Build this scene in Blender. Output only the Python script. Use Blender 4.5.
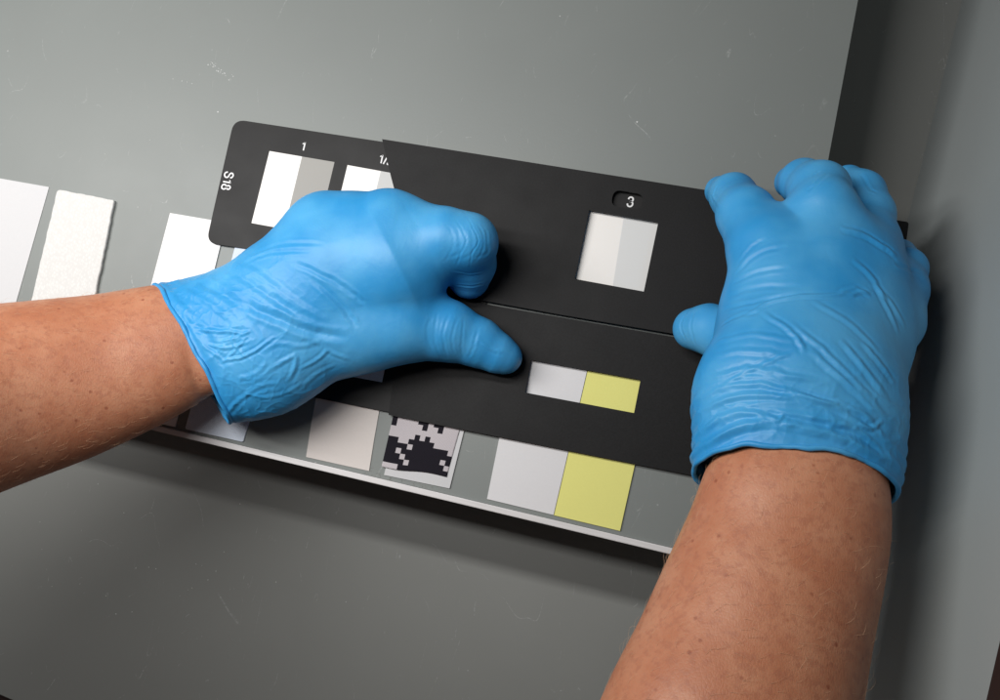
import bpy, bmesh, math, random
import numpy as np
from mathutils import Vector, Matrix, noise
random.seed(7); np.random.seed(7)
S = bpy.context.scene
for o in list(bpy.data.objects): bpy.data.objects.remove(o)

# ------------------------------------------------------------------ camera
# millimetre sized set, metres as units; z = 0 is the face of the grey sample board
F = 800.0                                   # focal length in photo pixels (1000 wide)
ROT = np.array([[0.965, 0.206, -0.162], [-0.189, 0.975, 0.116], [0.182, -0.081, 0.98]])
u_, s_, v_ = np.linalg.svd(ROT); ROT = u_ @ v_
DIST = 0.42
CAM = ROT[2] * DIST
cd = bpy.data.cameras.new("camera"); cam = bpy.data.objects.new("camera", cd)
S.collection.objects.link(cam); S.camera = cam
cd.sensor_width = 36; cd.lens = 36 * F / 1000; cd.clip_start = 0.01; cd.clip_end = 50
m = Matrix(ROT.T.tolist()).to_4x4(); m.translation = Vector(CAM.tolist()); cam.matrix_world = m

# ------------------------------------------------------------------ light
w = bpy.data.worlds.new("World"); S.world = w; w.use_nodes = True
bg = w.node_tree.nodes["Background"]; bg.inputs[0].default_value = (0.90, 0.95, 1.0, 1); bg.inputs[1].default_value = 0.04
def area(name, loc, target, sx, sy, power, col):
    l = bpy.data.lights.new(name, 'AREA'); l.shape = 'RECTANGLE'; l.size = sx; l.size_y = sy; l.energy = power; l.color = col
    o = bpy.data.objects.new(name, l); S.collection.objects.link(o); o.location = loc
    o.rotation_euler = (math.atan2(loc[1] - target[1], loc[2] - target[2]) * -1.0, 0, 0)   # tube lies along x
    return o
# the two fluorescent tubes of the booth, side by side above the board
for ty, pw in ((0.042, 2.05), (0.152, 3.05)):
    area("booth_tube", (-0.365, ty, 0.49), (-0.365, ty - .01, 0.0), 0.66, 0.036, pw, (1.0, 0.985, 0.965))
S.view_settings.view_transform = 'Standard'; S.view_settings.look = 'None'
S.view_settings.exposure = 0; S.view_settings.gamma = 1

# ------------------------------------------------------------------ helpers
def P(x, y, z=0.0):
    """photo pixel -> point on the plane z (mm)"""
    d = ROT.T @ np.array([x - 500, 350 - y, -F]); z = z / 1000.0
    t = (z - CAM[2]) / d[2]
    return CAM + d * t
def V(x, y, z=0.0): return Vector(P(x, y, z).tolist())
def depth(p): return -(ROT @ (np.array(p) - CAM))[2]
def proj(pts):
    c = (np.asarray(pts) - CAM) @ ROT.T
    return np.stack([500 + F * c[:, 0] / -c[:, 2], 350 - F * c[:, 1] / -c[:, 2]], 1)

def link(name, me, mat=None, parent=None, smooth=False):
    o = bpy.data.objects.new(name, me); S.collection.objects.link(o)
    if mat is not None:
        for mm in (mat if isinstance(mat, (list, tuple)) else [mat]): me.materials.append(mm)
    if parent is not None: o.parent = parent
    if smooth: me.shade_smooth()
    return o
def tag(o, label=None, cat=None, group=None, kind=None):
    if label: o['label'] = label
    if cat: o['category'] = cat
    if group: o['group'] = group
    if kind: o['kind'] = kind
    return o
def empty(name, loc=(0, 0, 0)):
    o = bpy.data.objects.new(name, None); S.collection.objects.link(o); o.location = loc; o.empty_display_size = 0.01
    return o

# ---- materials
def mat(name, col, rough=0.5, spec=0.5, **kw):
    m = bpy.data.materials.new(name); m.use_nodes = True
    b = m.node_tree.nodes["Principled BSDF"]
    b.inputs["Base Color"].default_value = (*col, 1); b.inputs["Roughness"].default_value = rough
    b.inputs["Specular IOR Level"].default_value = spec
    for k, v in kw.items(): b.inputs[k.replace('_', ' ')].default_value = v
    return m
class NT:
    def __init__(s, m): s.t = m.node_tree; s.b = s.t.nodes["Principled BSDF"]; s.co = s.t.nodes.new("ShaderNodeTexCoord").outputs["Object"]
    def n(s, typ, **kw):
        nd = s.t.nodes.new(typ)
        for k, v in kw.items(): setattr(nd, k, v)
        return nd
    def l(s, a, b): s.t.links.new(a, b)
    def map(s, scale=(1, 1, 1), rot=(0, 0, 0), loc=(0, 0, 0), src=None):
        nd = s.n("ShaderNodeMapping"); nd.inputs["Scale"].default_value = scale; nd.inputs["Rotation"].default_value = rot
        nd.inputs["Location"].default_value = loc; s.l(src or s.co, nd.inputs[0]); return nd.outputs[0]
    def noise(s, scale, detail=3, rough=0.5, vec=None, dist=0):
        nd = s.n("ShaderNodeTexNoise"); nd.inputs["Scale"].default_value = scale; nd.inputs["Detail"].default_value = detail
        nd.inputs["Roughness"].default_value = rough; nd.inputs["Distortion"].default_value = dist
        s.l(vec or s.co, nd.inputs["Vector"]); return nd.outputs["Fac"]
    def ramp(s, v, a, b, ca=(0, 0, 0, 1), cb=(1, 1, 1, 1)):
        nd = s.n("ShaderNodeMapRange"); nd.inputs[1].default_value = a; nd.inputs[2].default_value = b; nd.interpolation_type = 'SMOOTHSTEP'
        s.l(v, nd.inputs[0]); return nd.outputs[0]
    def math(s, op, a, b=None):
        nd = s.n("ShaderNodeMath", operation=op)
        for i, v in enumerate((a, b)):
            if v is None: continue
            if isinstance(v, (int, float)): nd.inputs[i].default_value = v
            else: s.l(v, nd.inputs[i])
        return nd.outputs[0]
    def mix(s, fac, a, b):
        nd = s.n("ShaderNodeMix", data_type='RGBA')
        for i, v in ((0, fac), (6, a), (7, b)):
            if isinstance(v, (int, float)): nd.inputs[i].default_value = v
            elif isinstance(v, tuple): nd.inputs[i].default_value = (*v, 1) if len(v) == 3 else v
            else: s.l(v, nd.inputs[i])
        return nd.outputs[2]
    def bump(s, h, dist, strength=1.0, prev=None):
        nd = s.n("ShaderNodeBump"); nd.inputs["Distance"].default_value = dist; nd.inputs["Strength"].default_value = strength
        s.l(h, nd.inputs["Height"])
        if prev is not None: s.l(prev, nd.inputs["Normal"])
        return nd.outputs[0]
    def col(s, c): s.l(c, s.b.inputs["Base Color"])
    def rough(s, c): s.l(c, s.b.inputs["Roughness"])
    def nrm(s, c): s.l(c, s.b.inputs["Normal"])

def painted_grey(name, base, scratch=1.0, seed=0.0, rough=0.42):
    m = mat(name, base, rough, 0.4); t = NT(m)
    v0 = t.map(loc=(seed, seed * .7, 0))
    big = t.noise(7, 3, .5, v0)
    c = t.mix(big, tuple(x * .92 for x in base), tuple(x * 1.08 for x in base))
    # faint scuffs: thin iso-lines of distorted noise, masked in patches
    tot = None
    for k, (sc, rot, wd, lo, hi) in enumerate(((16, .5, .0007, .57, .66), (27, 1.9, .0009, .57, .66), (60, 1.1, .0022, .58, .66))):
        n = t.noise(sc, 1.5, .5, t.map(scale=(1, .35, 1), rot=(0, 0, rot), loc=(k * 3.1 + seed, 0, 0)), dist=.6)
        line = t.math('SUBTRACT', 1.0, t.ramp(t.math('ABSOLUTE', t.math('SUBTRACT', n, .5)), 0.0, wd * 2.0))
        msk = t.ramp(t.noise(sc * 1.7, 2, .5, t.map(loc=(k * 7.7 + seed, 2, 0))), lo, hi)
        x = t.math('MULTIPLY', line, msk)
        x = t.math('MULTIPLY', x, t.ramp(t.noise(600, 2, .6, v0), .35, .65))
        tot = x if tot is None else t.math('MAXIMUM', tot, x)
    vo = t.n("ShaderNodeTexVoronoi"); vo.inputs["Scale"].default_value = 95; t.l(v0, vo.inputs["Vector"])
    spk = t.math('MULTIPLY', t.math('SUBTRACT', 1.0, t.ramp(vo.outputs["Distance"], .03, .06)), t.ramp(t.noise(30, 2, .5, v0), .6, .66))
    tot = t.math('MAXIMUM', tot, spk)
    c = t.mix(t.math('MULTIPLY', tot, .45 * scratch), c, (.62, .63, .62))
    t.col(c)
    t.rough(t.math('ADD', rough - .06, t.math('MULTIPLY', t.noise(22, 4, .6, v0), .14)))
    b = t.bump(t.noise(900, 2, .5), .00004, .6); b = t.bump(tot, .00006, .5, b); t.nrm(b)
    return m
M = {}
M['board'] = painted_grey("grey_board_paint", (.198, .213, .205), .7)
M['floor'] = painted_grey("grey_floor_paint", (.235, .240, .228), 1.0, 4.3, .45)
M['wall'] = painted_grey("grey_wall_paint", (.34, .37, .37), .3, 9.1, .5)
M['edge'] = mat("dark_edge", (.02, .02, .02), .6)
M['brown'] = mat("dark_brown_rail", (.030, .014, .012), .45)

def paperlike(name, col, grain=1200, amt=.00003, rough=.75, tint=.03):
    m = mat(name, col, rough, .25); t = NT(m)
    n = t.noise(grain, 3, .6)
    t.col(t.mix(n, tuple(c * (1 - tint) for c in col), tuple(min(1, c * (1 + tint)) for c in col)))
    b = t.bump(n, amt, .8); b = t.bump(t.noise(40, 2), .0004, .35, b); t.nrm(b)
    return m
def fabric(name, col, pitch, amt, rough=.9, tint=.12):
    m = mat(name, col, rough, .15); m.node_tree.nodes["Principled BSDF"].inputs["Sheen Weight"].default_value = .15; t = NT(m)
    w1 = t.n("ShaderNodeTexWave", wave_type='BANDS', bands_direction='X'); w2 = t.n("ShaderNodeTexWave", wave_type='BANDS', bands_direction='Y')
    for wv in (w1, w2):
        wv.inputs["Scale"].default_value = pitch; wv.inputs["Distortion"].default_value = 1.2; wv.inputs["Detail"].default_value = 1; wv.inputs["Detail Scale"].default_value = 3
    t.l(t.map(rot=(0, 0, .25)), w1.inputs[0]); t.l(t.map(rot=(0, 0, .25)), w2.inputs[0])
    h = t.math('MULTIPLY', w1.outputs["Fac"], w2.outputs["Fac"])
    h = t.math('ADD', h, t.math('MULTIPLY', t.noise(900, 2), .5))
    t.col(t.mix(h, tuple(c * (1 - tint) for c in col), tuple(min(1, c * (1 + tint * .3)) for c in col)))
    t.nrm(t.bump(h, amt, .9)); return m
M['paper'] = paperlike("white_paper", (.58, .58, .59), 900)
def knit():
    m = mat("white_knit", (.68, .67, .64), .95, .1); t = NT(m)
    vo = t.n("ShaderNodeTexVoronoi"); vo.inputs["Scale"].default_value = 800; vo.inputs["Randomness"].default_value = .55
    t.l(t.map(scale=(1, .62, 1), rot=(0, 0, .25)), vo.inputs["Vector"])
    h = t.math('ADD', vo.outputs["Distance"], t.math('MULTIPLY', t.noise(1600, 3, .7), .5))
    t.col(t.mix(t.ramp(h, .2, 1.0), (.74, .735, .72), (.62, .615, .60)))
    t.nrm(t.bump(h, .00035, -.7, t.bump(t.noise(60, 2), .0012, .5))); return m
M['knit'] = knit()
M['card_white'] = paperlike("glossy_white_card", (.80, .79, .79), 500, .00002, .45)
M['fabric_blue'] = fabric("bluish_white_fabric", (.66, .72, .82), 330, .00016, .9, .06)
M['cream'] = paperlike("cream_paper", (.64, .59, .56), 700)
M['white2'] = paperlike("plain_white_card", (.70, .69, .70), 900)
M['yellow'] = paperlike("yellow_card", (.78, .75, .24), 900)
M['camo_w'] = fabric("camo_pale", (.52, .48, .50), 420, .00008, .85, .08)
M['camo_b'] = fabric("camo_black", (.012, .010, .016), 420, .00008, .85, .3)
M['ink'] = mat("white_ink", (.80, .80, .80), .6, .2)

def black_board(name, base, rough, grain, amt):
    m = mat(name, base, rough, .24); t = NT(m)
    n = t.noise(grain, 4, .65)
    t.col(t.mix(t.ramp(n, .3, .75), tuple(c * .75 for c in base), tuple(c * 1.35 for c in base)))
    sp = t.n("ShaderNodeTexVoronoi"); sp.inputs["Scale"].default_value = 140; t.l(t.co, sp.inputs["Vector"])
    t.rough(t.math('ADD', rough - .05, t.math('MULTIPLY', t.noise(60, 3), .12)))
    t.nrm(t.bump(t.noise(grain * .8, 3, .6), amt, .7)); return m
M['black_card'] = black_board("black_plastic_card", (.0095, .009, .0092), .50, 2500, .00001)
M['mask'] = black_board("black_cardboard", (.0088, .0085, .0088), .6, 1300, .00005)
M['chip_w'] = mat("chip_white", (.85, .82, .785), .5, .3)
M['chip_g1'] = mat("chip_grey", (.33, .32, .30), .55, .3)
M['chip_g2'] = mat("chip_pale_grey", (.53, .53, .52), .55, .3)
M['chip_g3'] = mat("chip_palest_grey", (.68, .68, .67), .55, .3)

def alu():
    m = mat("brushed_aluminium", (.72, .70, .70), .4, .6, Metallic=.0); t = NT(m)
    n = t.noise(60, 4, .7, t.map(scale=(1, 14, 14)))
    t.col(t.mix(n, (.60, .58, .58), (.78, .76, .76))); t.nrm(t.bump(n, .00004, .5)); return m
M['alu'] = alu()

def spline(pts, n=8):
    pts = [np.array(p, float) for p in pts]; out = []
    ext = [2 * pts[0] - pts[1]] + pts + [2 * pts[-1] - pts[-2]]
    for i in range(1, len(ext) - 2):
        p0, p1, p2, p3 = ext[i - 1:i + 3]
        for k in range(n):
            t = k / n; out.append(.5 * ((2 * p1) + (p2 - p0) * t + (2 * p0 - 5 * p1 + 4 * p2 - p3) * t * t + (3 * p1 - p0 - 3 * p2 + p3) * t ** 3))
    out.append(ext[-2]); return np.array(out)
# ---- plates
def poly_plate(name, outline, z0, z1, material, parent=None, holes=(), bevel=0.0, px=True, subdiv=0):
    """flat plate from an outline (photo pixels at its top height, or metres) with holes; z in mm"""
    cu = bpy.data.curves.new("tmp", 'CURVE'); cu.dimensions = '2D'; cu.fill_mode = 'BOTH'
    for pts in [outline] + list(holes):
        if px: pts = [P(a, b, z1)[:2] for a, b in pts]
        sp = cu.splines.new('POLY'); sp.points.add(len(pts) - 1)
        for q, p in zip(sp.points, pts): q.co = (p[0], p[1], 0, 1)
        sp.use_cyclic_u = True
    th = (z1 - z0) / 2000.0
    cu.extrude = th - bevel; cu.bevel_depth = bevel; cu.bevel_resolution = 1; cu.offset = -bevel
    tmp = bpy.data.objects.new("tmp", cu); S.collection.objects.link(tmp)
    bpy.context.view_layer.update()
    me = bpy.data.meshes.new_from_object(tmp.evaluated_get(bpy.context.evaluated_depsgraph_get()))
    bpy.data.objects.remove(tmp)
    me.transform(Matrix.Translation((0, 0, (z0 + z1) / 2000.0)))
    me.materials.clear()
    return link(name, me, material, parent)
def rounded(pts, r, n=6):
    out = []; N = len(pts)
    for i in range(N):
        a = Vector(pts[i - 1]); b = Vector(pts[i]); c = Vector(pts[(i + 1) % N])
        rr = r[i] if isinstance(r, (list, tuple)) else r
        if rr <= 0: out.append(tuple(b)); continue
        p = b + (a - b).normalized() * rr; q = b + (c - b).normalized() * rr
        for k in range(n + 1):
            t = k / n; out.append(tuple(p * (1 - t) ** 2 + b * 2 * t * (1 - t) + q * t * t))
    return out
def ragged(pts, step, amp, seed=1):
    rnd = random.Random(seed); out = []
    for i in range(len(pts)):
        a = Vector(pts[i]); b = Vector(pts[(i + 1) % len(pts)]); L = (b - a).length; n = max(1, int(L / step)); nn = Vector((b.y - a.y, a.x - b.x)) / L
        for k in range(n): out.append(tuple(a.lerp(b, k / n) + nn * rnd.uniform(-amp, amp) * (k > 0)))
    return out
def box(name, x0, x1, y0, y1, z0, z1, material, parent=None, bev=0.0):
    bm = bmesh.new(); bmesh.ops.create_cube(bm, size=1)
    for v in bm.verts: v.co = Vector(((x0 + x1) / 2 + v.co.x * (x1 - x0), (y0 + y1) / 2 + v.co.y * (y1 - y0), (z0 + z1) / 2 + v.co.z * (z1 - z0)))
    if bev: bmesh.ops.bevel(bm, geom=bm.edges[:], offset=bev, segments=2, affect='EDGES')
    me = bpy.data.meshes.new(name); bm.to_mesh(me); bm.free(); return link(name, me, material, parent)

# ================================================================== SETTING
FZ = -90.0                                   # floor of the booth, mm
c0 = V(962, 0, FZ); c1 = V(905, 230, FZ)      # foot of the right wall
dirw = (c0 - c1).normalized()
far = c0 + dirw * .5; near = c1 - dirw * .75
me = bpy.data.meshes.new("floor"); zf = FZ / 1000
fe0, fe1 = V(0, 694.5, FZ), V(14, 700.5, FZ); fd = (fe1 - fe0).normalized()
fl = fe0 - fd * .9; fr = fe0 + fd * ((.30 - fe0.x) / fd.x)
tag(poly_plate("floor", [(fl.x, fl.y), (fr.x, fr.y), (far.x + .1, far.y), (-1.2, far.y)], FZ - 4, FZ, M['floor'], px=False), kind='structure')
tag(box("table_top", -1.6, 1.0, -1.4, 1.0, zf - .03, zf - .012, M['brown']), kind='structure')
# wall: slab standing on the floor along that line
nrm = Vector((dirw.y, -dirw.x, 0)); nrm = nrm if nrm.x > 0 else -nrm
def slab(name, a, b, n, th, z0, z1, material, parent=None):
    v = [a, b, b + n * th, a + n * th]; vs = [(p.x, p.y, z0) for p in v] + [(p.x, p.y, z1) for p in v]
    me = bpy.data.meshes.new(name); me.from_pydata(vs, [], [(0, 1, 2, 3), (7, 6, 5, 4), (0, 4, 5, 1), (1, 5, 6, 2), (2, 6, 7, 3), (3, 7, 4, 0)])
    bm = bmesh.new(); bm.from_mesh(me); bmesh.ops.recalc_face_normals(bm, faces=bm.faces[:]); bm.to_mesh(me); bm.free()
    return link(name, me, material, parent)
sw = slab("wall", near, far, nrm, .012, zf - .003, .135, M['wall'])
tag(sw, 'smooth grey painted booth side wall to the right of the gloved hand', 'wall')
slab("rail", near, far, nrm, .030, .1352, .157, M['brown'], sw)
bw0 = Vector((-1.2, far.y, 0)); bw1 = Vector((far.x, far.y, 0))

# ================================================================== SAMPLE BOARD
LA, LB = V(144, 422), V(678, 549)            # inner line of the ledge
ex = (LB - LA).normalized(); ey = Vector((-ex.y, ex.x, 0))
tr0, tr1 = V(858, 0), V(830, 150)
er = (tr0 - tr1).normalized()
def meet(p, d, q, e):                         # line intersection in xy
    k = ((q.x - p.x) * e.y - (q.y - p.y) * e.x) / (d.x * e.y - d.y * e.x); return p + d * k
BR = meet(LA, ex, tr0, er); TR = tr0 + er * .14; BL = LA - ex * .42; TL = TR - ex * (BR - BL).length
bd = empty("sample_stand", ((BL + BR) / 2 + ey * .12 + Vector((0, 0, zf))))
tag(bd, 'scratched grey painted board with a metal ledge, raised above the booth floor', 'sample stand')
base = bd.location.copy(); bpy.context.view_layer.update()
def adopt(o, parent):
    o.parent = parent; o.matrix_parent_inverse = parent.matrix_world.inverted(); return o
adopt(poly_plate("panel", [(p.x, p.y) for p in (BL, BR, TR, TL)], -4, 0, M['board'], px=False), bd)
LW = .0031
def strip(name, a, b, w0, w1, z0, z1, material, bev=.0003):
    bm = bmesh.new(); vs = []
    for z in (z0, z1):
        for p in (a + ey * w0, b + ey * w0, b + ey * w1, a + ey * w1): vs.append(bm.verts.new((p.x, p.y, z)))
    for f in ((3, 2, 1, 0), (4, 5, 6, 7), (0, 1, 5, 4), (1, 2, 6, 5), (2, 3, 7, 6), (3, 0, 4, 7)): bm.faces.new([vs[i] for i in f])
    bmesh.ops.recalc_face_normals(bm, faces=bm.faces[:])
    if bev: bmesh.ops.bevel(bm, geom=bm.edges[:], offset=bev, segments=2, affect='EDGES')
    me = bpy.data.meshes.new(name); bm.to_mesh(me); bm.free(); return link(name, me, material)
adopt(strip("ledge", BL, BR, -LW, -.0001, -.005, .0022, M['alu']), bd)
LEN = (BR - BL).length
for a, b in ((.03, .05), (LEN - .012, LEN - .002)):  # right one set unseen along the board edge to block bounced light
    q0 = BL + ex * a + ey * .02; q1 = BL + ex * b + ey * .02
    adopt(strip("shading_support", q0, q1, -.018, .32, zf + .0005, -.0042, M['edge']), bd)

# ================================================================== SAMPLES
def sample(name, pts, z0, z1, material, label, cat, group='flat samples lined up on the grey board', **kw):
    o = poly_plate(name, pts, z0, z1, material, **kw)
    return tag(o, label, cat, group)
sample("paper_sheet", [(-70, 166), (49, 187), (-4, 372), (-122, 345)], .03, .35, M['paper'], 'large plain white paper sheet at the left edge beside the knitted swatch', 'paper')
kn = poly_plate("knit_swatch", ragged(rounded([(57, 189), (114, 200), (76, 388), (14, 374)], [4, 2, 3, 3]), 5, .4, 3), .03, 2.2, M['knit'], bevel=.0005)
tag(kn, 'thick off-white knitted fabric swatch with a fuzzy left edge, next to the paper sheet', 'fabric swatch', 'flat samples lined up on the grey board')
sample("white_card", [(170, 213), (226, 222.5), (175, 427), (117, 414)], .03, .75, M['card_white'], 'smooth bright white card sticking out under the corner of the S18 card', 'card')
sample("fabric_swatch", rounded([(241, 225), (302, 238), (243, 442), (185, 429)], 2), .03, 1.0, M['fabric_blue'], 'thin bluish white fabric swatch whose lower end shows below the left glove cuff', 'fabric swatch')
sample("cream_paper", [(327, 338), (390, 350), (374, 440), (369, 471), (306, 457), (311, 425)], .03, .5, M['cream'], 'cream paper sample with straight sides between grey board gaps above the ledge', 'paper')
sample("backing_card", [(410, 370), (476, 383), (449.5, 488.5), (384, 475)], .03, .8, M['paper'], 'white backing card under the pixel camouflage cloth', 'card')
sample("white_sample", [(518, 345), (590, 358), (553.5, 515), (487, 499)], .03, .8, M['white2'], 'plain white card touching the yellow card on its left', 'card')
sample("yellow_sample", [(590.6, 358.2), (656, 370), (620, 531), (554, 515.3)], .03, .9, M['yellow'], 'light yellow card at the right end of the row of samples', 'card')
# camouflage cloth: pixel pattern as faces of one cloth sheet
def camo():
    rows = ["BWWWWBBWBBWWW", "BWWWWWBWWBWWW", "WWWWWWWWWWWWW", "WWWWWBWBWWWWW", "BBWWBBBBBWWWW",
            "BBBBWBBBBBBBW", "BBWBBBBBBBBBB", "BBBWBBBBBBBWB", "BBBBWBBBBBBBW", "WWWBBBBBBBBBB"]
    H = len(rows); W = len(rows[0]); k = 4
    bm = bmesh.new(); c = [(393.5, 414.5), (460.5, 427), (446.5, 476.5), (381.5, 466.5)]
    g = {}
    for j in range(H * k + 1):
        for i in range(W * k + 1):
            s = i / (W * k); t = j / (H * k)
            x = (c[0][0] * (1 - s) + c[1][0] * s) * (1 - t) + (c[3][0] * (1 - s) + c[2][0] * s) * t
            y = (c[0][1] * (1 - s) + c[1][1] * s) * (1 - t) + (c[3][1] * (1 - s) + c[2][1] * s) * t
            y += .8 * math.sin(s * 7) * t ** 3
            z = 1.15 + .15 * math.sin(s * 9 + 1) * t + max(0, (t - .85)) * 3 * (1 + math.sin(s * 6))
            g[i, j] = bm.verts.new(V(x, y, z))
    for j in range(H * k):
        for i in range(W * k):
            f = bm.faces.new((g[i, j], g[i, j + 1], g[i + 1, j + 1], g[i + 1, j])); f.material_index = 0 if rows[j // k][i // k] == 'B' else 1; f.smooth = True
    me = bpy.data.meshes.new("camo_cloth"); bm.to_mesh(me); bm.free()
    o = link("camouflage_cloth", me, [M['camo_b'], M['camo_w']])
    md = o.modifiers.new("t", 'SOLIDIFY'); md.thickness = .0002; md.offset = -1
    return tag(o, 'small black and pale grey pixel camouflage cloth lying on a white backing card', 'cloth', 'flat samples lined up on the grey board')
camo()

def lint():
    rnd = random.Random(11); bm = bmesh.new()
    for k in range(26):
        x = rnd.choice([rnd.uniform(365, 445), rnd.uniform(150, 640)]); y = 422 + (x - 144) * .2378 + rnd.uniform(-7, 1)
        c = V(x, y, .25); a = rnd.uniform(0, math.tau); L = rnd.uniform(.001, .005); cv = rnd.uniform(-2.5, 2.5); p = c.copy(); rg = []
        for i in range(6):
            d = Vector((math.cos(a), math.sin(a), 0)); a += cv / 6; nn = Vector((-d.y, d.x, 0))
            rg.append([bm.verts.new(p + (nn * math.cos(g) + Vector((0, 0, math.sin(g)))) * .00007) for g in (0, 2.1, 4.2)]); p = p + d * L / 5
        for i in range(5):
            for g in range(3): bm.faces.new((rg[i][g], rg[i][(g + 1) % 3], rg[i + 1][(g + 1) % 3], rg[i + 1][g]))
    me = bpy.data.meshes.new("lint"); bm.to_mesh(me); bm.free()
    tag(link("lint", me, M['chip_g1']), 'tiny loose threads and lint scattered along the metal ledge', 'lint', kind='stuff')
# ================================================================== CARDS
def lerp(a, b, t): return (a[0] + (b[0] - a[0]) * t, a[1] + (b[1] - a[1]) * t)
GL = {'1': [[(.12, .74), (.24, .79), (.34, .88), (.38, 1.0), (.38, 0)]],
      '/': [[(.0, -.04), (.36, 1.04)]],
      '2': [[(.04, .70), (.07, .86), (.20, .98), (.36, .98), (.50, .88), (.52, .70), (.42, .52), (.20, .32), (.05, .14), (.03, .0), (.56, .0)]],
      '3': [[(.04, .74), (.09, .90), (.22, .99), (.38, .98), (.50, .87), (.51, .70), (.42, .57), (.24, .53)], [(.24, .53), (.42, .51), (.54, .38), (.55, .22), (.46, .06), (.30, -.01), (.14, .03), (.05, .14), (.02, .28)]],
      '8': [[(.28, .53), (.14, .59), (.08, .74), (.12, .91), (.28, 1.0), (.44, .91), (.48, .74), (.42, .59), (.28, .53), (.11, .45), (.02, .28), (.08, .07), (.28, -.01), (.48, .07), (.54, .28), (.45, .45), (.28, .53)]],
      'S': [[(.58, .72), (.53, .90), (.36, 1.0), (.20, .98), (.07, .86), (.08, .68), (.22, .57), (.44, .49), (.58, .38), (.59, .18), (.48, .04), (.30, -.02), (.13, .03), (.03, .16), (.01, .30)]]}
GW = {'1': .56, '/': .36, '2': .60, '3': .60, '8': .58, 'S': .64}
def text(st, at, cap, ang, z, parent, wt=.155):
    """printed lettering: strokes of even weight; cap height in metres"""
    bm = bmesh.new(); x = 0.0; tot = sum(GW[c] + .10 for c in st) - .10
    for c in st:
        for pl in GL[c]:
            q = [Vector((p[0] + x - tot / 2, p[1] - .5)) for p in (spline(pl, 5) if c not in '/' else [np.array(p) for p in pl])]
            if c == '1': q = [Vector((p[0] + x - tot / 2, p[1] - .5)) for p in pl]
            L = []; R = []
            for k, p in enumerate(q):
                a = q[max(k - 1, 0)]; b = q[min(k + 1, len(q) - 1)]
                if c == '1' and k == 3: d = Vector((0, -1))
                else: d = (b - a).normalized()
                nn = Vector((-d.y, d.x)) * wt / 2
                if c == '1' and k < 3: nn *= .75
                L.append(bm.verts.new(((p + nn).x, (p + nn).y, 0))); R.append(bm.verts.new(((p - nn).x, (p - nn).y, 0)))
            for k in range(len(q) - 1): bm.faces.new((L[k], R[k], R[k + 1], L[k + 1]))
        x += GW[c] + .10
    r_ = bmesh.ops.extrude_face_region(bm, geom=bm.faces[:]); bmesh.ops.translate(bm, vec=(0, 0, .006), verts=[g for g in r_['geom'] if isinstance(g, bmesh.types.BMVert)])
    bmesh.ops.recalc_face_normals(bm, faces=bm.faces[:])
    me = bpy.data.meshes.new("marking"); bm.to_mesh(me); bm.free()
    me.transform(Matrix.Translation(V(*at, z)) @ Matrix.Rotation(ang, 4, 'Z') @ Matrix.Scale(cap, 4))
    return link("marking", me, M['ink'], parent)
AX = math.atan2(*(V(700, 188) - V(237, 120)).yx)
def grey_scale(name, corners, z0, z1, label, chips, texts):
    root = empty(name, V(*corners[3], z0)); tag(root, label, 'grey scale card', 'black grey scale cards'); bpy.context.view_layer.update()
    adopt(poly_plate("plate", rounded(corners, [12, 3, 12, 12], 8), z0, z1, M['black_card'], bevel=.00012), root)
    for quad, mat_ in chips:
        adopt(poly_plate("chip", quad, z1 - .3, z1 + .04, mat_), root)
    for a in texts:
        adopt(text(*a[:1], *a[1:], z1 + .03, None), root)
    return root
Z0, Z1 = 1.1, 2.1
def pair(tl, tr, br, bl, f, ma, mb):
    a = lerp(tl, tr, f); b = lerp(bl, br, f)
    return [([tl, a, b, bl], ma), ([a, tr, br, b], mb)]
chips = pair((269.5, 151), (334.5, 162), (317, 235), (251.5, 223), .5, M['chip_w'], M['chip_g1'])
chips += pair((347.5, 165), (414, 177), (397, 248), (330, 237), .5, M['chip_w'], M['chip_g2'])
chips += pair((583, 205), (663, 218), (650, 300), (570, 287), .52, M['chip_w'], M['chip_g3'])
g1 = grey_scale("grey_scale_card", [(234, 119), (909, 222), (893, 341), (206, 243)], Z0, Z1,
    'long black grey scale card marked S18 with white and grey windows', chips,
    [("1", (303.5, 146), .0050, AX), ("1/2", (386, 159.5), .0050, AX), ("S18", (227.5, 181), .0052, AX - math.pi / 2), ("3", (630.5, 201.8), .0050, AX)])
ch2 = pair((331, 300), (397, 311), (382, 382.3), (316, 370), .5, M['chip_w'], M['fabric_blue'])
grey_scale("grey_scale_card", [(247, 250), (488, 292.5), (462, 426.5), (216, 378.5)], Z0, Z1,
    'second black grey scale card under the left glove, bottom edge crossing the cream paper', ch2, [])
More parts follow.
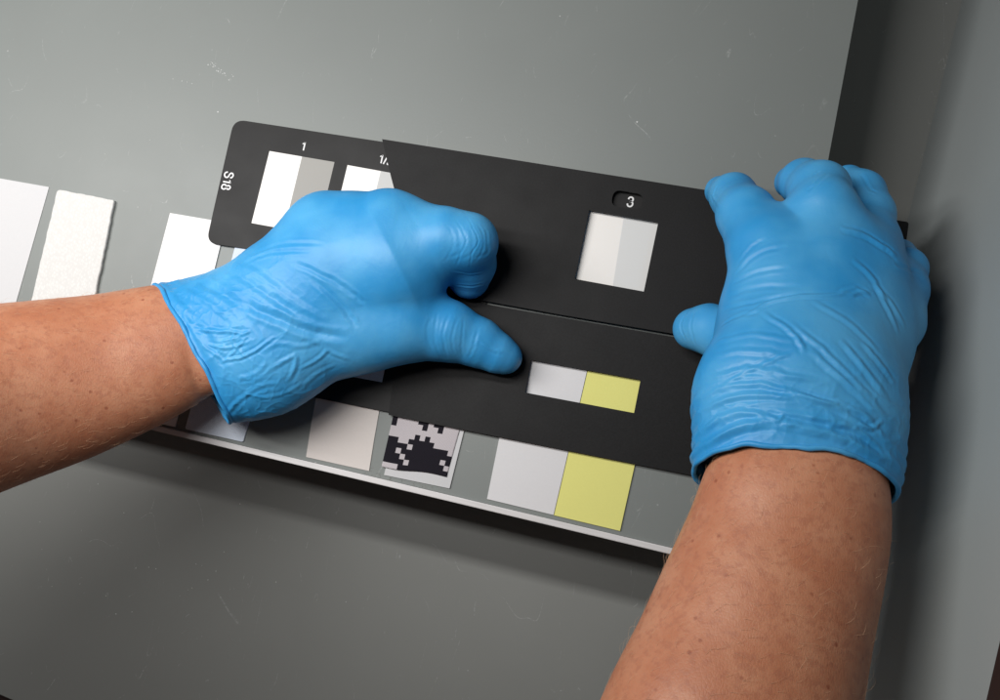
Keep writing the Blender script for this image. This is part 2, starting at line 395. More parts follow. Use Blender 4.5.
def flecks():
    """specks of chipped paint, in the clusters where the board is worn"""
    rnd = random.Random(21); bm = bmesh.new(); pts = []
    for k in range(26):
        t = rnd.random(); pts.append((208 + 24 * t + rnd.gauss(0, 1.5), 62 + 17 * t + rnd.gauss(0, 2), 0))
    pts += [(173, 79, 0), (182, 81, 0), (187, 82, 0), (192, 83.5, 0), (218, 112, 0), (105, 154, 0), (560, 16, 0), (637, 122, 0), (38, 202, 0), (150, 140, 0)]
    for x, y in ((340, 370), (390, 372), (372, 368), (490, 360), (505, 364), (540, 378), (470, 425), (480, 420), (520, 400), (585, 422), (575, 424), (290, 485), (310, 232), (245, 160), (100, 255), (330, 480), (450, 440), (265, 440), (600, 210), (130, 416), (560, 330), (200, 410), (835, 340), (690, 405), (865, 455)):
        pts.append((x * .4, 420 + y * .4, 1))
    for x, y, fl in pts:
        c = V(x, y, FZ if fl else 0); c.z += .00003; n = rnd.randint(5, 7); R = rnd.uniform(.0002, .00055) * (1.1 if fl else 1)
        a0 = rnd.random() * 6; st = rnd.uniform(.4, 1)
        vs = [bm.verts.new(c + Vector((math.cos(a0) * math.cos(g) * R - math.sin(a0) * math.sin(g) * R * st, math.sin(a0) * math.cos(g) * R + math.cos(a0) * math.sin(g) * R * st, 0)) * rnd.uniform(.6, 1.1)) for g in [k * math.tau / n for k in range(n)]]
        f = bm.faces.new(vs)
        if f.normal.z < 0: f.normal_flip()
    ex_ = bmesh.ops.extrude_face_region(bm, geom=bm.faces[:]); bmesh.ops.translate(bm, vec=(0, 0, .00006), verts=[g for g in ex_['geom'] if isinstance(g, bmesh.types.BMVert)])
    bmesh.ops.recalc_face_normals(bm, faces=bm.faces[:])
    me = bpy.data.meshes.new("paint_flecks"); bm.to_mesh(me); bm.free()
    tag(link("paint_flecks", me, mat("fleck", (.55, .56, .55), .6)), 'tiny pale flecks of chipped paint scattered on the grey surfaces', 'paint flecks', kind='stuff')
flecks()
lint()
# masks
tilt = 0
mk2 = poly_plate("black_mask", [(404, 290), (760, 352), (737, 484.5), (388.5, 415)], 2.3, 3.4, M['mask'],
    holes=[[(531, 360), (640.5, 380), (634, 413), (525, 392.5)]])
tag(mk2, 'lower black cardboard mask with a wide window over the white and yellow cards', 'mask', 'black cardboard masks')
slot = rounded([(614, 189.5), (644, 194.5), (640.5, 210.5), (610.5, 205.5)], 7.6, 8)
mk1 = poly_plate("black_mask", [(382, 139), (500, 157.5), (620, 176.5), (850, 212.5), (834, 357), (675, 334), (560, 314.5), (447, 294), (424, 291), (398, 203), (391, 177)], 4.0, 5.4, M['mask'],
    holes=[[(589, 210), (658.3, 222), (643.8, 291.5), (574.5, 278.8)], slot])
tag(mk1, 'upper black cardboard mask with square window and small oval slot showing a 3', 'mask', 'black cardboard masks')

# ================================================================== PERSON
exec_parts = True
def skin_mat():
    m = mat("skin", (.50, .25, .155), .48, .45); b = m.node_tree.nodes["Principled BSDF"]
    b.inputs["Subsurface Weight"].default_value = .12; b.inputs["Subsurface Radius"].default_value = (1, .35, .2); b.inputs["Subsurface Scale"].default_value = .003
    t = NT(m)
    c = t.mix(t.ramp(t.noise(55, 4, .6), .3, .7), (.47, .178, .092), (.555, .250, .142))
    c = t.mix(t.math('MULTIPLY', t.ramp(t.noise(330, 3, .6), .47, .66), .48), c, (.38, .14, .08))
    vo = t.n("ShaderNodeTexVoronoi"); vo.inputs["Scale"].default_value = 170; t.l(t.co, vo.inputs["Vector"])
    fr = t.math('MULTIPLY', t.math('SUBTRACT', 1.0, t.ramp(vo.outputs["Distance"], .06, .19)), t.ramp(t.noise(60, 2, .5, t.map(loc=(5, 1, 2))), .44, .56))
    c = t.mix(t.math('MULTIPLY', fr, .7), c, (.26, .07, .035))
    t.col(c)
    v2 = t.n("ShaderNodeTexVoronoi", feature='DISTANCE_TO_EDGE'); v2.inputs["Scale"].default_value = 900
    t.l(t.map(scale=(1, .55, 1), rot=(0, 0, .3)), v2.inputs["Vector"])
    h = t.math('ADD', t.math('MULTIPLY', t.ramp(v2.outputs["Distance"], 0, .25), .6), t.noise(1500, 3, .6))
    bb = t.bump(t.noise(120, 3), .0003, .4); t.nrm(t.bump(h, .00008, .5, bb))
    t.rough(t.math('ADD', .36, t.math('MULTIPLY', t.noise(260, 3), .22)))
    return m
M['skin'] = skin_mat()
def glove_mat():
    m = mat("blue_nitrile", (.05, .38, .76), .45, .36); b = m.node_tree.nodes["Principled BSDF"]
    b.inputs["Subsurface Weight"].default_value = .08; b.inputs["Subsurface Radius"].default_value = (.1, .4, 1); b.inputs["Subsurface Scale"].default_value = .002
    t = NT(m)
    n = t.noise(26, 3, .55)
    c = t.mix(t.ramp(n, .35, .7), (.030, .290, .630), (.085, .385, .70)); t.col(c)
    t.rough(t.math('ADD', .36, t.math('MULTIPLY', t.noise(45, 3), .16)))
    h1 = t.noise(700, 3, .6)
    bb = t.bump(t.noise(90, 3, .55, dist=.4), .0007, .35)
    bb = t.bump(t.noise(42, 4, .6, t.map(scale=(1, .35, 1), rot=(0, 0, .6))), .0009, .35, bb)
    at = t.n("ShaderNodeAttribute", attribute_name="loose")
    dn = t.n("ShaderNodeTexNoise"); dn.inputs["Scale"].default_value = 40; t.l(t.co, dn.inputs["Vector"])
    mx = t.n("ShaderNodeMix", data_type='VECTOR'); mx.inputs[0].default_value = .012; t.l(t.co, mx.inputs[4]); t.l(dn.outputs["Color"], mx.inputs[5])
    vo = t.n("ShaderNodeTexVoronoi", feature='F1'); vo.inputs["Scale"].default_value = 105; t.l(t.map(scale=(1, .6, 1), rot=(0, 0, .9), src=mx.outputs[1]), vo.inputs["Vector"])
    cr = t.math('MULTIPLY', vo.outputs["Distance"], t.math('MULTIPLY', at.outputs["Fac"], t.ramp(t.noise(30, 2), .4, .65)))
    bb = t.bump(cr, .0022, .3, bb)
    t.nrm(t.bump(h1, .00006, .5, bb))
    return m
M['glove'] = glove_mat()

def smin(a, b, k):
    h = np.clip(.5 + .5 * (b - a) / k, 0, 1)
    return b + (a - b) * h - k * h * (1 - h)
def cone(X, Y, Z, a, b, ra, rb, flat=1.0):
    """tapered capsule, optionally squashed in z"""
    a = np.array(a, float); b = np.array(b, float)
    if flat != 1.0:
        Z = Z / flat; a = a * (1, 1, 1 / flat); b = b * (1, 1, 1 / flat)
    d = b - a; L = (d ** 2).sum() + 1e-12
    t = np.clip(((X - a[0]) * d[0] + (Y - a[1]) * d[1] + (Z - a[2]) * d[2]) / L, 0, 1)
    q = np.sqrt((X - a[0] - t * d[0]) ** 2 + (Y - a[1] - t * d[1]) ** 2 + (Z - a[2] - t * d[2]) ** 2) - (ra + (rb - ra) * t)
    return q * min(1, flat)
def jp(j):                                    # joint (px, py, z mm, r px) -> point, radius in metres
    p = P(j[0], j[1], j[2]); return p, j[3] * depth(p) / F
def surface_nets(D, org, h):
    nx, ny, nz = D.shape; s = D < 0
    c = np.zeros((nx - 1, ny - 1, nz - 1), np.int8)
    for i in (0, 1):
        for j in (0, 1):
            for k in (0, 1): c += s[i:nx - 1 + i, j:ny - 1 + j, k:nz - 1 + k]
    act = (c > 0) & (c < 8); idx = np.full(act.shape, -1, np.int64); I = np.argwhere(act); idx[act] = np.arange(len(I))
    acc = np.zeros((len(I), 3)); cnt = np.zeros(len(I))
    cor = [(i, j, k) for i in (0, 1) for j in (0, 1) for k in (0, 1)]
    for a in cor:
        for b in cor:
            if b > a and sum(abs(x - y) for x, y in zip(a, b)) == 1:
                va = D[I[:, 0] + a[0], I[:, 1] + a[1], I[:, 2] + a[2]]; vb = D[I[:, 0] + b[0], I[:, 1] + b[1], I[:, 2] + b[2]]
                m_ = (va < 0) != (vb < 0); t = np.where(m_, va / np.where(m_, va - vb, 1), 0)
                acc += np.where(m_[:, None], np.array(a) + t[:, None] * (np.array(b) - np.array(a)), 0); cnt += m_
    verts = (I + acc / cnt[:, None]) * h + org
    quads = []
    for ax in range(3):
        sl0 = [slice(None)] * 3; sl1 = [slice(None)] * 3; sl0[ax] = slice(0, -1); sl1[ax] = slice(1, None)
        e = np.argwhere(s[tuple(sl0)] != s[tuple(sl1)]); u, v = [(1, 2), (2, 0), (0, 1)][ax]
        e = e[(e[:, u] > 0) & (e[:, v] > 0)]
        sign = s[e[:, 0], e[:, 1], e[:, 2]]
        def cell(du, dv):
            q = e.copy(); q[:, u] -= du; q[:, v] -= dv
            return idx[q[:, 0], q[:, 1], q[:, 2]]
        Q = np.stack([cell(1, 1), cell(0, 1), cell(0, 0), cell(1, 0)], 1)
        Q[~sign] = Q[~sign][:, ::-1]; quads.append(Q)
    Q = np.concatenate(quads); return verts, Q[(Q >= 0).all(1)]

def vnormals(v, Q):
    n = np.cross(v[Q[:, 2]] - v[Q[:, 0]], v[Q[:, 3]] - v[Q[:, 1]]); N = np.zeros_like(v)
    for k in range(4): np.add.at(N, Q[:, k], n)
    return N / (np.linalg.norm(N, axis=1)[:, None] + 1e-12)
def smooth_pass(v, Q, it=1):
    E = np.concatenate([Q[:, [0, 1]], Q[:, [1, 2]], Q[:, [2, 3]], Q[:, [3, 0]]])
    for _ in range(it):
        A = np.zeros_like(v); c = np.zeros(len(v))
        np.add.at(A, E[:, 0], v[E[:, 1]]); np.add.at(A, E[:, 1], v[E[:, 0]]); np.add.at(c, E[:, 0], 1); np.add.at(c, E[:, 1], 1)
        v = v * .4 + .6 * A / np.maximum(c, 1)[:, None]
    return v
def fold(v, N, line, amp, wid):
    """raise (amp > 0) or sink a crease along a line traced on the glove; lengths in mm"""
    pr = proj(v); front = (N * (CAM - v)).sum(1) > 0
    ln = spline(line, 6); c3 = []
    for q in ln:
        d = ((pr - q) ** 2).sum(1) + (~front) * 1e6
        near_ = np.argsort(d)[:6]; near_ = near_[d[near_] < 60]
        if len(near_) == 0: c3.append(None); continue
        k = near_[np.argmax(v[near_, 2])]; c3.append(v[k])
    c3 = [c for c in c3 if c is not None]
    if len(c3) < 2: return np.zeros(len(v))
    c3 = np.array(c3); w_ = wid / 1000
    lo = c3.min(0) - 3.5 * w_; hi = c3.max(0) + 3.5 * w_
    sel = np.where(((v > lo) & (v < hi)).all(1))[0]
    best = np.full(len(sel), 1e9); tb = np.zeros(len(sel)); x = v[sel]
    for i in range(len(c3) - 1):
        a, b = c3[i], c3[i + 1]; d = b - a; L = (d ** 2).sum() + 1e-14
        t = np.clip(((x - a) @ d) / L, 0, 1); dd = np.sqrt((((x - a) - t[:, None] * d) ** 2).sum(1))
        m_ = dd < best; best[m_] = dd[m_]; tb[m_] = (i + t[m_]) / (len(c3) - 1)
    env = np.clip(np.minimum(tb, 1 - tb) * 5, 0, 1) ** .7
    out = np.zeros(len(v))
    out[sel] = amp / 1000 * env * (np.exp(-best / w_ * 1.3) * (1 - np.exp(-((best + .0003) / .0004))) * 1.15 - .35 * np.exp(-((best - 2.4 * w_) / w_) ** 2))
    return out

def build_glove(chains, palm, cut, creases, kf, kp, name, label, h=.0005, rim=.0011, extra=None):
    """chains: finger chains (lists of joints); palm: list of (joint, joint, flat) ; cut: plane (point, normal) cuff opening"""
    allj = [jp(j) for c in chains for j in c] + [jp(j) for a in palm for j in a[:2]]
    lo = np.min([p - r for p, r in allj], 0) - .006; hi = np.max([p + r for p, r in allj], 0) + .006
    ax = [np.arange(lo[i], hi[i], h, dtype=np.float32) for i in range(3)]
    X = ax[0][:, None, None]; Y = ax[1][None, :, None]; Z = ax[2][None, None, :]
    D = None
    for a, b, fl in palm:
        (pa, ra), (pb, rb) = jp(a), jp(b); d = cone(X, Y, Z, pa, pb, ra, rb, fl)
        D = d if D is None else smin(D, d, kp)
    FD = None
    for c in chains:
        d = None
        for a, b in zip(c[:-1], c[1:]):
            (pa, ra), (pb, rb) = jp(a), jp(b); e = cone(X, Y, Z, pa, pb, ra, rb)
            d = e if d is None else smin(d, e, .0035)
        FD = d if FD is None else smin(FD, d, .0010)
    D = smin(D, FD, kf)
    v, Q = surface_nets(np.broadcast_to(D, (len(ax[0]), len(ax[1]), len(ax[2]))), lo, h)
    v = smooth_pass(v, Q, 3)
    side = (v - cut[0]) @ cut[1]
    side = side + .0009 * np.sin(v[:, 0] * 150 + 1) * np.cos(v[:, 1] * 170) + .0003 * np.sin(v[:, 0] * 420 + v[:, 1] * 380)
    keep = side[Q].max(1) < 0; Q = Q[keep]
    N = vnormals(v, Q); disp = np.zeros(len(v))
    for ln, amp, wid in creases: disp += fold(v, N, ln, amp * .9, wid * .58)
    if extra is not None: disp += extra(v, N)
    v = v + N * disp[:, None]
    loose = np.clip(1 + side / .075, 0, 1)
    # drop unused verts
    used = np.unique(Q); rm = np.full(len(v), -1); rm[used] = np.arange(len(used)); v = v[used]; Q = rm[Q]; loose = loose[used]
    me = bpy.data.meshes.new(name); me.from_pydata(v.tolist(), [], Q.tolist()); me.update()
    at = me.attributes.new('loose', 'FLOAT', 'POINT'); at.data.foreach_set('value', loose.astype(np.float32))
    bm = bmesh.new(); bm.from_mesh(me)
    # keep the biggest island
    bm.verts.ensure_lookup_table(); seen = set(); best = []
    for s in bm.verts:
        if s in seen: continue
        st = [s]; seen.add(s); comp = []
        while st:
            x = st.pop(); comp.append(x)
            for e in x.link_edges:
                y = e.other_vert(x)
                if y not in seen: seen.add(y); st.append(y)
        if len(comp) > len(best): best = comp
    bs = set(best); bmesh.ops.delete(bm, geom=[x for x in bm.verts if x not in bs], context='VERTS')
    # pull the open boundary onto the cut, smooth it, roll a bead
    be = [e for e in bm.edges if e.is_boundary]; bv = {x for e in be for x in e.verts}
    for _ in range(14):
        new = {}
        for x in bv:
            nb = [e.other_vert(x) for e in x.link_edges if e.is_boundary]
            if len(nb) == 2: new[x] = x.co * .5 + (nb[0].co + nb[1].co) * .25
        for x, c in new.items(): x.co = c
    loop = []
    st = next(iter(bv)); prev = None; cur = st
    while True:
        loop.append(cur.co.copy()); nx_ = [e.other_vert(cur) for e in cur.link_edges if e.is_boundary and e.other_vert(cur) is not prev]
        if not nx_: break
        prev, cur = cur, nx_[0]
        if cur is st or len(loop) > 5000: break
    bm.to_mesh(me); bm.free()
    o = link(name, me, M['glove'], None, True)
    tag(o, label)
    return o, loop
def bead(loop, r, name, parent, wob=.0008):
    """rolled edge round a cuff opening"""
    n = len(loop); cs = loop[::2]; n = len(cs); bm = bmesh.new(); rings = []; cen = sum(cs, Vector()) / n
    for i, p in enumerate(cs):
        t = (cs[(i + 1) % n] - cs[i - 1]).normalized(); out = (p - cen); out -= t * out.dot(t); out.normalize(); b = t.cross(out)
        rr = r * (1 + .25 * noise.noise(p * 160)); pp = p + out * wob * noise.noise(p * 110 + Vector((3, 3, 3)))
        rings.append([bm.verts.new(pp + (out * math.cos(a) + b * math.sin(a)) * rr) for a in [k * math.tau / 10 for k in range(10)]])
    for i in range(n):
        A = rings[i]; B = rings[(i + 1) % n]
        for k in range(10): bm.faces.new((A[k], A[(k + 1) % 10], B[(k + 1) % 10], B[k]))
    bmesh.ops.recalc_face_normals(bm, faces=bm.faces[:])
    me = bpy.data.meshes.new(name); bm.to_mesh(me); bm.free()
    return link(name, me, M['glove'], parent, True)

def cuff_crumple(cut, reach, amp, sc, stretch, rings=()):
    """loose latex: ridged noise that dies away from the cuff"""
    def f(v, N):
        d = -((v - cut[0]) @ cut[1]); wgt = np.clip(1 - d / reach, 0, 1) * np.clip(d / .006, .15, 1); out = np.zeros(len(v))
        ax = Vector(cut[1].tolist())
        for i in np.where((wgt > 0) & (d > -.01))[0]:
            p = Vector(v[i].tolist()); q = p - ax * ax.dot(p) * (1 - stretch)
            n1 = 1 - abs(noise.noise(q * sc)) * 2; n2 = 1 - abs(noise.noise(p * sc * 2.3 + Vector((7, 1, 3)))) * 2
            rg = 0
            for dk, wk, ak in rings:
                ph = dk + .0022 * noise.noise(p * 38 + Vector((dk * 900, 0, 0)))
                rg += ak * math.exp(-((d[i] - ph) / wk) ** 2) * (.55 + .6 * noise.noise(p * 45 + Vector((0, dk * 700, 0))))
            out[i] = rg + amp * wgt[i] * (max(n1, 0) ** 3 * .7 + max(n2, 0) ** 4 * .35 - .3)
        return out
    return f
# ---- left glove (fingers point right, thumb lowest)
L_ch = [
    [(422, 246, 32, 34), (448, 240, 35, 31), (469, 242, 35, 28), (471, 264, 20, 24), (469, 278, 13, 21)],         # index
    [(392, 232, 32, 32), (428, 238, 26, 24), (425, 265, 17, 18), (415, 285, 14, 14)],                             # middle
    [(355, 228, 30, 32), (385, 238, 22, 22), (385, 265, 16, 17), (375, 285, 14, 14)],                             # ring
    [(325, 232, 27, 30), (345, 250, 20, 20), (345, 275, 14, 15), (338, 290, 14, 13)],                             # little
    [(350, 334, 24, 38), (405, 326, 22, 36), (448, 331, 18, 30), (479, 343, 14, 24), (499, 354, 12, 19), (507, 358, 11, 15)],   # thumb
]
L_palm = [
    ((205, 352, 30, 66), (262, 335, 31, 70), .60), ((262, 335, 31, 70), (330, 262, 32, 54), .60),
    ((330, 262, 32, 50), (325, 230, 31, 38), .8), ((300, 300, 32, 66), (393, 260, 33, 50), .60),
    ((330, 262, 32, 50), (388, 228, 35, 39), .75), ((395, 262, 34, 50), (424, 247, 32, 36), .8),
    ((262, 340, 29, 58), (365, 318, 25, 44), .60), ((365, 318, 25, 44), (403, 300, 26, 36), .65),
    ((168, 356, 30, 72), (250, 343, 30, 62), .60),
]
def plane3(a, b, c, inside):
    a, b, c = (P(*q) for q in (a, b, c)); n = np.cross(b - a, c - a); n /= np.linalg.norm(n)
    if (P(*inside) - a) @ n > 0: n = -n
    return a, n
L_fold = [
    ([(236, 298), (262, 312), (285, 322), (310, 332), (349, 339)], -1.6, 2.6), ([(198, 281), (225, 295), (246, 312)], -1.1, 2.6),
    ([(290, 262), (328, 278), (350, 293), (366, 304)], -.8, 1.5), ([(312, 278), (340, 304), (358, 328)], -.9, 1.7),
    ([(225, 268), (269, 295), (301, 318)], -.9, 1.9), ([(232, 262), (262, 277), (300, 306), (330, 322)], .6, 2.0),
    ([(244, 262), (272, 252), (312, 250)], -.5, 1.3), ([(250, 254), (285, 243), (325, 243)], -.35, 1.3),
    ([(193, 328), (219, 331), (252, 334)], .8, 1.1), ([(205, 345), (228, 349), (252, 341)], .7, 1.0),
    ([(222, 362), (247, 356), (276, 337)], .9, 1.0), ([(218, 342), (240, 337), (252, 331)], .6, .9),
    ([(223, 363), (236, 350), (250, 334)], .6, .9), ([(202, 346), (214, 354), (226, 364)], .6, 1.0),
    ([(236, 330), (232, 341), (240, 352), (248, 360)], .6, .9), ([(268, 373), (284, 362), (296, 357), (294, 372), (286, 384)], 0.56, 1.3),
    ([(299, 371), (318, 360), (330, 349)], 0.50, 1.2), ([(318, 342), (330, 352), (349, 360)], 0.50, 1.3), ([(225, 416), (236, 404), (250, 393)], 0.50, 1.3),
    ([(238, 380), (256, 374), (268, 362)], 0.43, 1.4), ([(245, 396), (262, 386), (280, 384)], 0.43, 1.4), ([(200, 370), (216, 384), (226, 400)], 0.37, 1.4),
    ([(262, 352), (280, 344), (300, 347), (322, 342)], 0.43, 1.4), ([(300, 392), (316, 376), (338, 364)], 0.31, 1.4), ([(256, 400), (285, 394), (310, 380)], 0.31, 1.3),
    ([(176, 300), (196, 318), (214, 336)], .4, 1.6), ([(180, 290), (205, 300), (240, 326)], .5, 2.0), ([(168, 296), (186, 330), (204, 372), (222, 404)], .5, 1.3),
    *[([(x - 4 + j * 3, 222 + j * 7), (x + 2, 232), (x + 4 - j, 243), (x + j * 2, 254), (x - 7 - j * 3, 265 - j * 6)], a, .8 + j * .3) for x, a, j in ((450, -.12, .2), (457, -.2, 1), (462, -.26, -.4), (470, -.16, .7), (474, -.28, -.8), (481, -.2, .1), (485, -.22, 1.2))], ([(452, 272), (470, 275), (487, 272)], .4, .9), ([(454, 285), (470, 287), (487, 284)], -.5, .9),
    ([(432.1, 316.4), (427.3, 331.8), (432.2, 354.2)], -0.14, 1.0), ([(438.4, 310.8), (434.6, 339.4), (441.6, 359.5)], -0.16, .9), ([(449.5, 313.5), (443.0, 337.0), (448.2, 359.8)], -0.22, .9), ([(458.9, 314.7), (452.5, 339.4), (455.0, 355.4)], -0.19, .9),
    ([(464.9, 316.7), (462.2, 342.9), (463.2, 358.4)], -0.17, .9), ([(479.0, 326.6), (473.9, 346.8), (468.0, 359.3)], -0.28, 1.0), ([(480, 340), (492, 350), (505, 352)], .35, 1.1),
]
L_cut = plane3((155, 285, 32), (228, 418, 32), (193, 345, 54), (300, 300, 30))
gl, loopL = build_glove(L_ch, L_palm, L_cut, L_fold, .0062, .010, "glove", 'left glove, blue nitrile, thumb pressing on the lower black mask', extra=cuff_crumple(L_cut, .07, .0007, 95, .7, ((.0035, .0018, .0010), (.010, .0016, .0004))))
# ---- right glove (fingers point up the picture)
R_ch = [
    [(785, 292, 64, 47), (766, 250, 57, 37), (746, 215, 43, 28), (733, 196, 26, 22), (720, 191, 15, 15)],         # index
    [(822, 268, 60, 44), (824, 238, 57, 34), (823, 209, 58, 31), (819, 191, 48, 29), (803, 182, 36, 22), (791, 182, 24, 16)],   # middle
    [(858, 275, 56, 40), (864, 240, 42, 31), (866, 215, 34, 26), (860, 194, 28, 23), (848, 182, 20, 17)],         # ring
    [(884, 318, 50, 38), (897, 290, 44, 28), (905, 269, 34, 20), (900, 254, 18, 15)],                             # little
    [(774, 385, 60, 50), (745, 345, 34, 33), (709, 329, 22, 24), (694, 329, 17, 21)],                             # thumb
]
R_palm = [
    ((782, 292, 62, 44), (783, 395, 76, 72), .62), ((822, 270, 68, 44), (800, 400, 82, 82), .62),
    ((856, 285, 60, 44), (806, 400, 82, 76), .62), ((876, 325, 52, 36), (820, 410, 74, 54), .7),
    ((795, 400, 82, 80), (796, 440, 87, 76), .62), ((796, 440, 87, 76), (793, 480, 90, 77), .62), ((793, 480, 90, 77), (787, 530, 94, 84), .62),
    ((800, 310, 66, 58), (838, 320, 64, 56), .6), ((775, 345, 58, 46), (800, 300, 62, 50), .6),
    ((838, 262, 60, 32), (866, 262, 50, 26), .7), ((790, 237, 54, 34), (825, 236, 56, 34), .7),
    ((836, 240, 58, 20), (876, 250, 44, 16), .8),
]
R_fold = [
    ([(840, 227), (866, 235), (886, 248), (898, 256)], 1.0, 1.5),
    ([(735, 274), (757, 254), (786, 245)], -.7, 1.4), ([(732, 283), (757, 272), (789, 266)], -.7, 1.3), ([(728, 296), (757, 287), (800, 285)], -.5, 1.4), ([(724, 309), (765, 299), (797, 293)], -.6, 1.3),
    ([(738, 262), (752, 246), (766, 238)], -.5, 1.2), ([(744, 316), (780, 298), (840, 294), (872, 291)], .9, 1.2), ([(838, 292), (856, 288), (872, 296)], .7, 1.1),
    ([(762, 311), (792, 332), (806, 352)], .8, 1.2), ([(852, 258), (872, 276), (888, 306), (900, 334)], .7, 1.4), ([(870, 282), (890, 300), (906, 326)], .6, 1.3),
    ([(828, 173), (818, 181), (807, 191)], -.6, 1.0), ([(820, 170), (811, 177)], -.4, .9), ([(720, 326), (738, 316), (760, 313)], -.4, 1.3),
    ([(702, 380), (725, 374), (750, 368), (786, 374), (830, 384)], .8, 1.4), ([(702, 397), (726, 386), (759, 384), (795, 392), (842, 408)], .9, 1.3),
    ([(700, 412), (735, 396), (780, 395), (828, 402), (874, 432)], 1.0, 1.4), ([(700, 436), (718, 418), (742, 411), (774, 418), (830, 429)], 1.0, 1.4),
    ([(764, 412), (777, 420), (782, 412)], .7, .9), ([(704, 448), (730, 430), (764, 422), (810, 428), (850, 440), (886, 462)], 1.9, 2.0),
    ([(810, 350), (846, 380), (888, 421)], .9, 1.5), ([(789, 322), (828, 353), (866, 392), (888, 417)], .8, 1.3), ([(840, 338), (864, 366), (888, 398)], .8, 1.4),
    ([(862, 340), (880, 362), (896, 384)], .6, 1.4), ([(812, 300), (850, 322), (880, 352)], .5, 1.4), ([(826, 424), (850, 426), (870, 438), (884, 452)], .8, 1.1),
    ([(715, 388), (745, 372), (775, 358), (792, 352)], .5, 1.0), ([(712, 356), (745, 350), (790, 356)], .5, 1.4), ([(716, 342), (750, 334), (800, 340)], .45, 1.3),
    ([(840, 404), (864, 414), (886, 436)], .7, 1.2), ([(858, 424), (872, 428), (884, 420)], .7, 1.0), ([(790, 388), (820, 400), (850, 402)], .6, 1.1),
    ([(686, 312), (680, 326), (686, 342)], -.4, .9), ([(694, 310), (690, 326), (695, 346)], -.35, 1.0), ([(895, 262), (906, 268), (922, 272)], -.5, 1.2),
    ([(716, 184), (712, 196), (720, 206)], .4, 1.0), ([(860, 172), (870, 188), (878, 192)], -.4, 1.0),
]
R_cut = plane3((697, 487, 78), (899, 519, 78), (795, 432, 119), (800, 350, 70))
gr, loopR = build_glove(R_ch, R_palm, R_cut, R_fold, .005, .012, "glove", 'right glove, blue nitrile, fingers curled over the black mask beside the wall', extra=cuff_crumple(R_cut, .05, .0006, 80, 1.6, ((.0045, .0017, .0016), (.0095, .0014, .0012), (.016, .0014, .0009), (.024, .0014, .0007))))

# ---- arms: one body mesh carrying both
def loft(stations, n=48, steps=10):
    """stations: ('px', x, y, z, half width px, flat) or ('m', x, y, z, half width m, flat)"""
    st = []
    for a in stations:
        p, r = jp(a[1:5]) if a[0] == 'px' else (np.array(a[1:4]), a[4])
        st.append(np.array([*p, r, r * a[5]]))
    c = spline(st, steps); V_ = []; F_ = []
    for i, s in enumerate(c):
        t = c[min(i + 1, len(c) - 1)][:3] - c[max(i - 1, 0)][:3]; t /= np.linalg.norm(t)
        sd = np.cross(t, (0, 0, 1)); sd /= np.linalg.norm(sd); up = np.cross(sd, t)
        for k in range(n):
            a = k * math.tau / n; ca, sa = math.cos(a), math.sin(a)
            q = s[:3] + sd * s[3] * ca + up * s[4] * sa
            q = q + (sd * ca + up * sa) * .0012 * noise.noise(Vector(q.tolist()) * 22)
            V_.append(q)
    for i in range(len(c) - 1):
        for k in range(n): F_.append((i * n + k, i * n + (k + 1) % n, (i + 1) * n + (k + 1) % n, (i + 1) * n + k))
    F_.append(tuple(range(n))[::-1]); F_.append(tuple((len(c) - 1) * n + k for k in range(n)))
    return V_, F_
# left hand end -> elbow -> shoulders -> elbow -> right hand end
BODY = [('px', 300, 314, 30, 42, .5), ('px', 225, 335, 30, 54, .55), ('px', 180, 344, 33, 64, .60), ('px', 100, 370, 47, 79, .68), ('px', 0, 394, 72, 94, .76),
        ('px', -130, 425, 110, 114, .84), ('px', -330, 470, 155, 146, .95), ('m', -.42, -.30, .24, .052, 1), ('m', -.34, -.56, .33, .07, 1), ('m', -.13, -.66, .36, .12, .9),
        ('m', .06, -.60, .35, .08, 1), ('m', .09, -.44, .25, .055, 1), ('px', 640, 980, 140, 136, .9), ('px', 715, 760, 122, 124, .82),
        ('px', 748, 660, 110, 112, .78), ('px', 780, 560, 98, 98, .75), ('px', 796, 490, 92, 89, .71), ('px', 799, 440, 86, 75, .66), ('px', 806, 380, 80, 56, .62)]
v1, f1 = loft(BODY); v2, f2 = [], []
me = bpy.data.meshes.new("person"); me.from_pydata([tuple(q) for q in v1 + v2], [], f1 + [tuple(i + len(v1) for i in f) for f in f2])
bm = bmesh.new(); bm.from_mesh(me); bmesh.ops.recalc_face_normals(bm, faces=bm.faces[:]); bm.to_mesh(me); bm.free()
person = link("person", me, M['skin'], None, True)
tag(person, 'person reaching in with two bare forearms and blue nitrile gloves, holding down the black masks', 'person')
md = person.modifiers.new("s", 'SUBSURF'); md.levels = 1; md.render_levels = 2
gl.parent = person; gr.parent = person
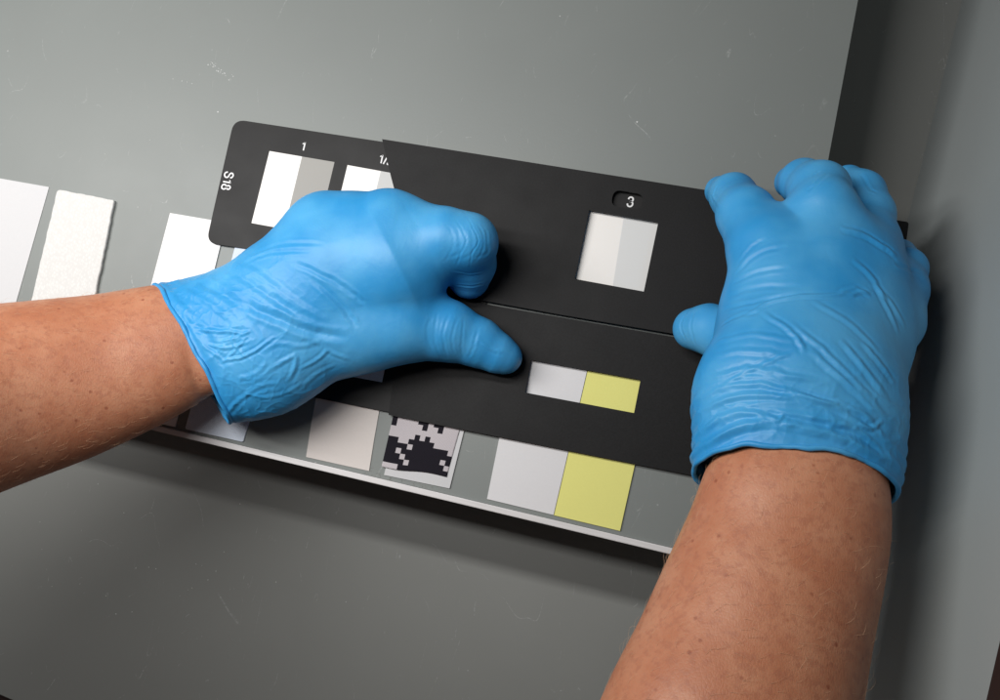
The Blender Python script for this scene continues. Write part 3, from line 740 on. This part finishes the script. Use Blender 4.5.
bead(loopL, .0012, "cuff_edge", gl); bead(loopR, .0010, "cuff_edge", gr)

def hairs(n, seed):
    rnd = random.Random(seed); bm = bmesh.new()
    dg = bpy.context.evaluated_depsgraph_get(); ev = person.evaluated_get(dg); em = ev.data
    polys = [p for p in em.polygons]; W = [p.area for p in polys]
    cc = np.array([tuple(p.center) for p in polys]); pr = proj(cc)
    ok = (pr[:, 0] > -60) & (pr[:, 0] < 960) & (pr[:, 1] > 200) & (pr[:, 1] < 780) & (cc[:, 1] > -.25)
    pick = rnd.choices(polys, [a if k else 0 for a, k in zip(W, ok)], k=n)
    gp = [Vector(P(255, 335, 45).tolist()), Vector(P(797, 440, 90).tolist())]
    for p in pick:
        c = p.center; nrm_ = p.normal
        q = proj([tuple(c)])[0]
        if not (-80 < q[0] < 1000 and 150 < q[1] < 780): continue
        if nrm_.z < -.35: continue
        left = q[0] < 450
        if left and q[0] > 215 or (not left and q[1] < 445): continue
        along = Vector((1, .25, 0)) if left else Vector((.75, .45, 0))
        d = along + Vector((rnd.gauss(0, .35), rnd.gauss(0, .35), 0)); d -= nrm_ * d.dot(nrm_); d.normalize()
        L = rnd.uniform(.0025, .0065); lift = rnd.uniform(.08, .4); sdv = nrm_.cross(d) * rnd.gauss(0, .0012)
        pts = [c + d * L * t + nrm_ * (L * lift * math.sin(t * 2.2)) + sdv * t * t for t in (0, .33, .66, 1)]
        rg = []
        for k, x in enumerate(pts):
            r0 = .000042 * (1 - .75 * k / 3); a_ = nrm_; b_ = nrm_.cross(d)
            rg.append([bm.verts.new(x + (a_ * math.cos(g) + b_ * math.sin(g)) * r0) for g in (0, 2.09, 4.19)])
        for k in range(3):
            for g in range(3): bm.faces.new((rg[k][g], rg[k][(g + 1) % 3], rg[k + 1][(g + 1) % 3], rg[k + 1][g]))
    me = bpy.data.meshes.new("arm_hair"); bm.to_mesh(me); bm.free()
    return tag(link("arm_hair", me, mat("fair_hair", (.66, .42, .26), .5, .5), person, True), kind='stuff')
bpy.context.view_layer.update()
hairs(1700, 5)
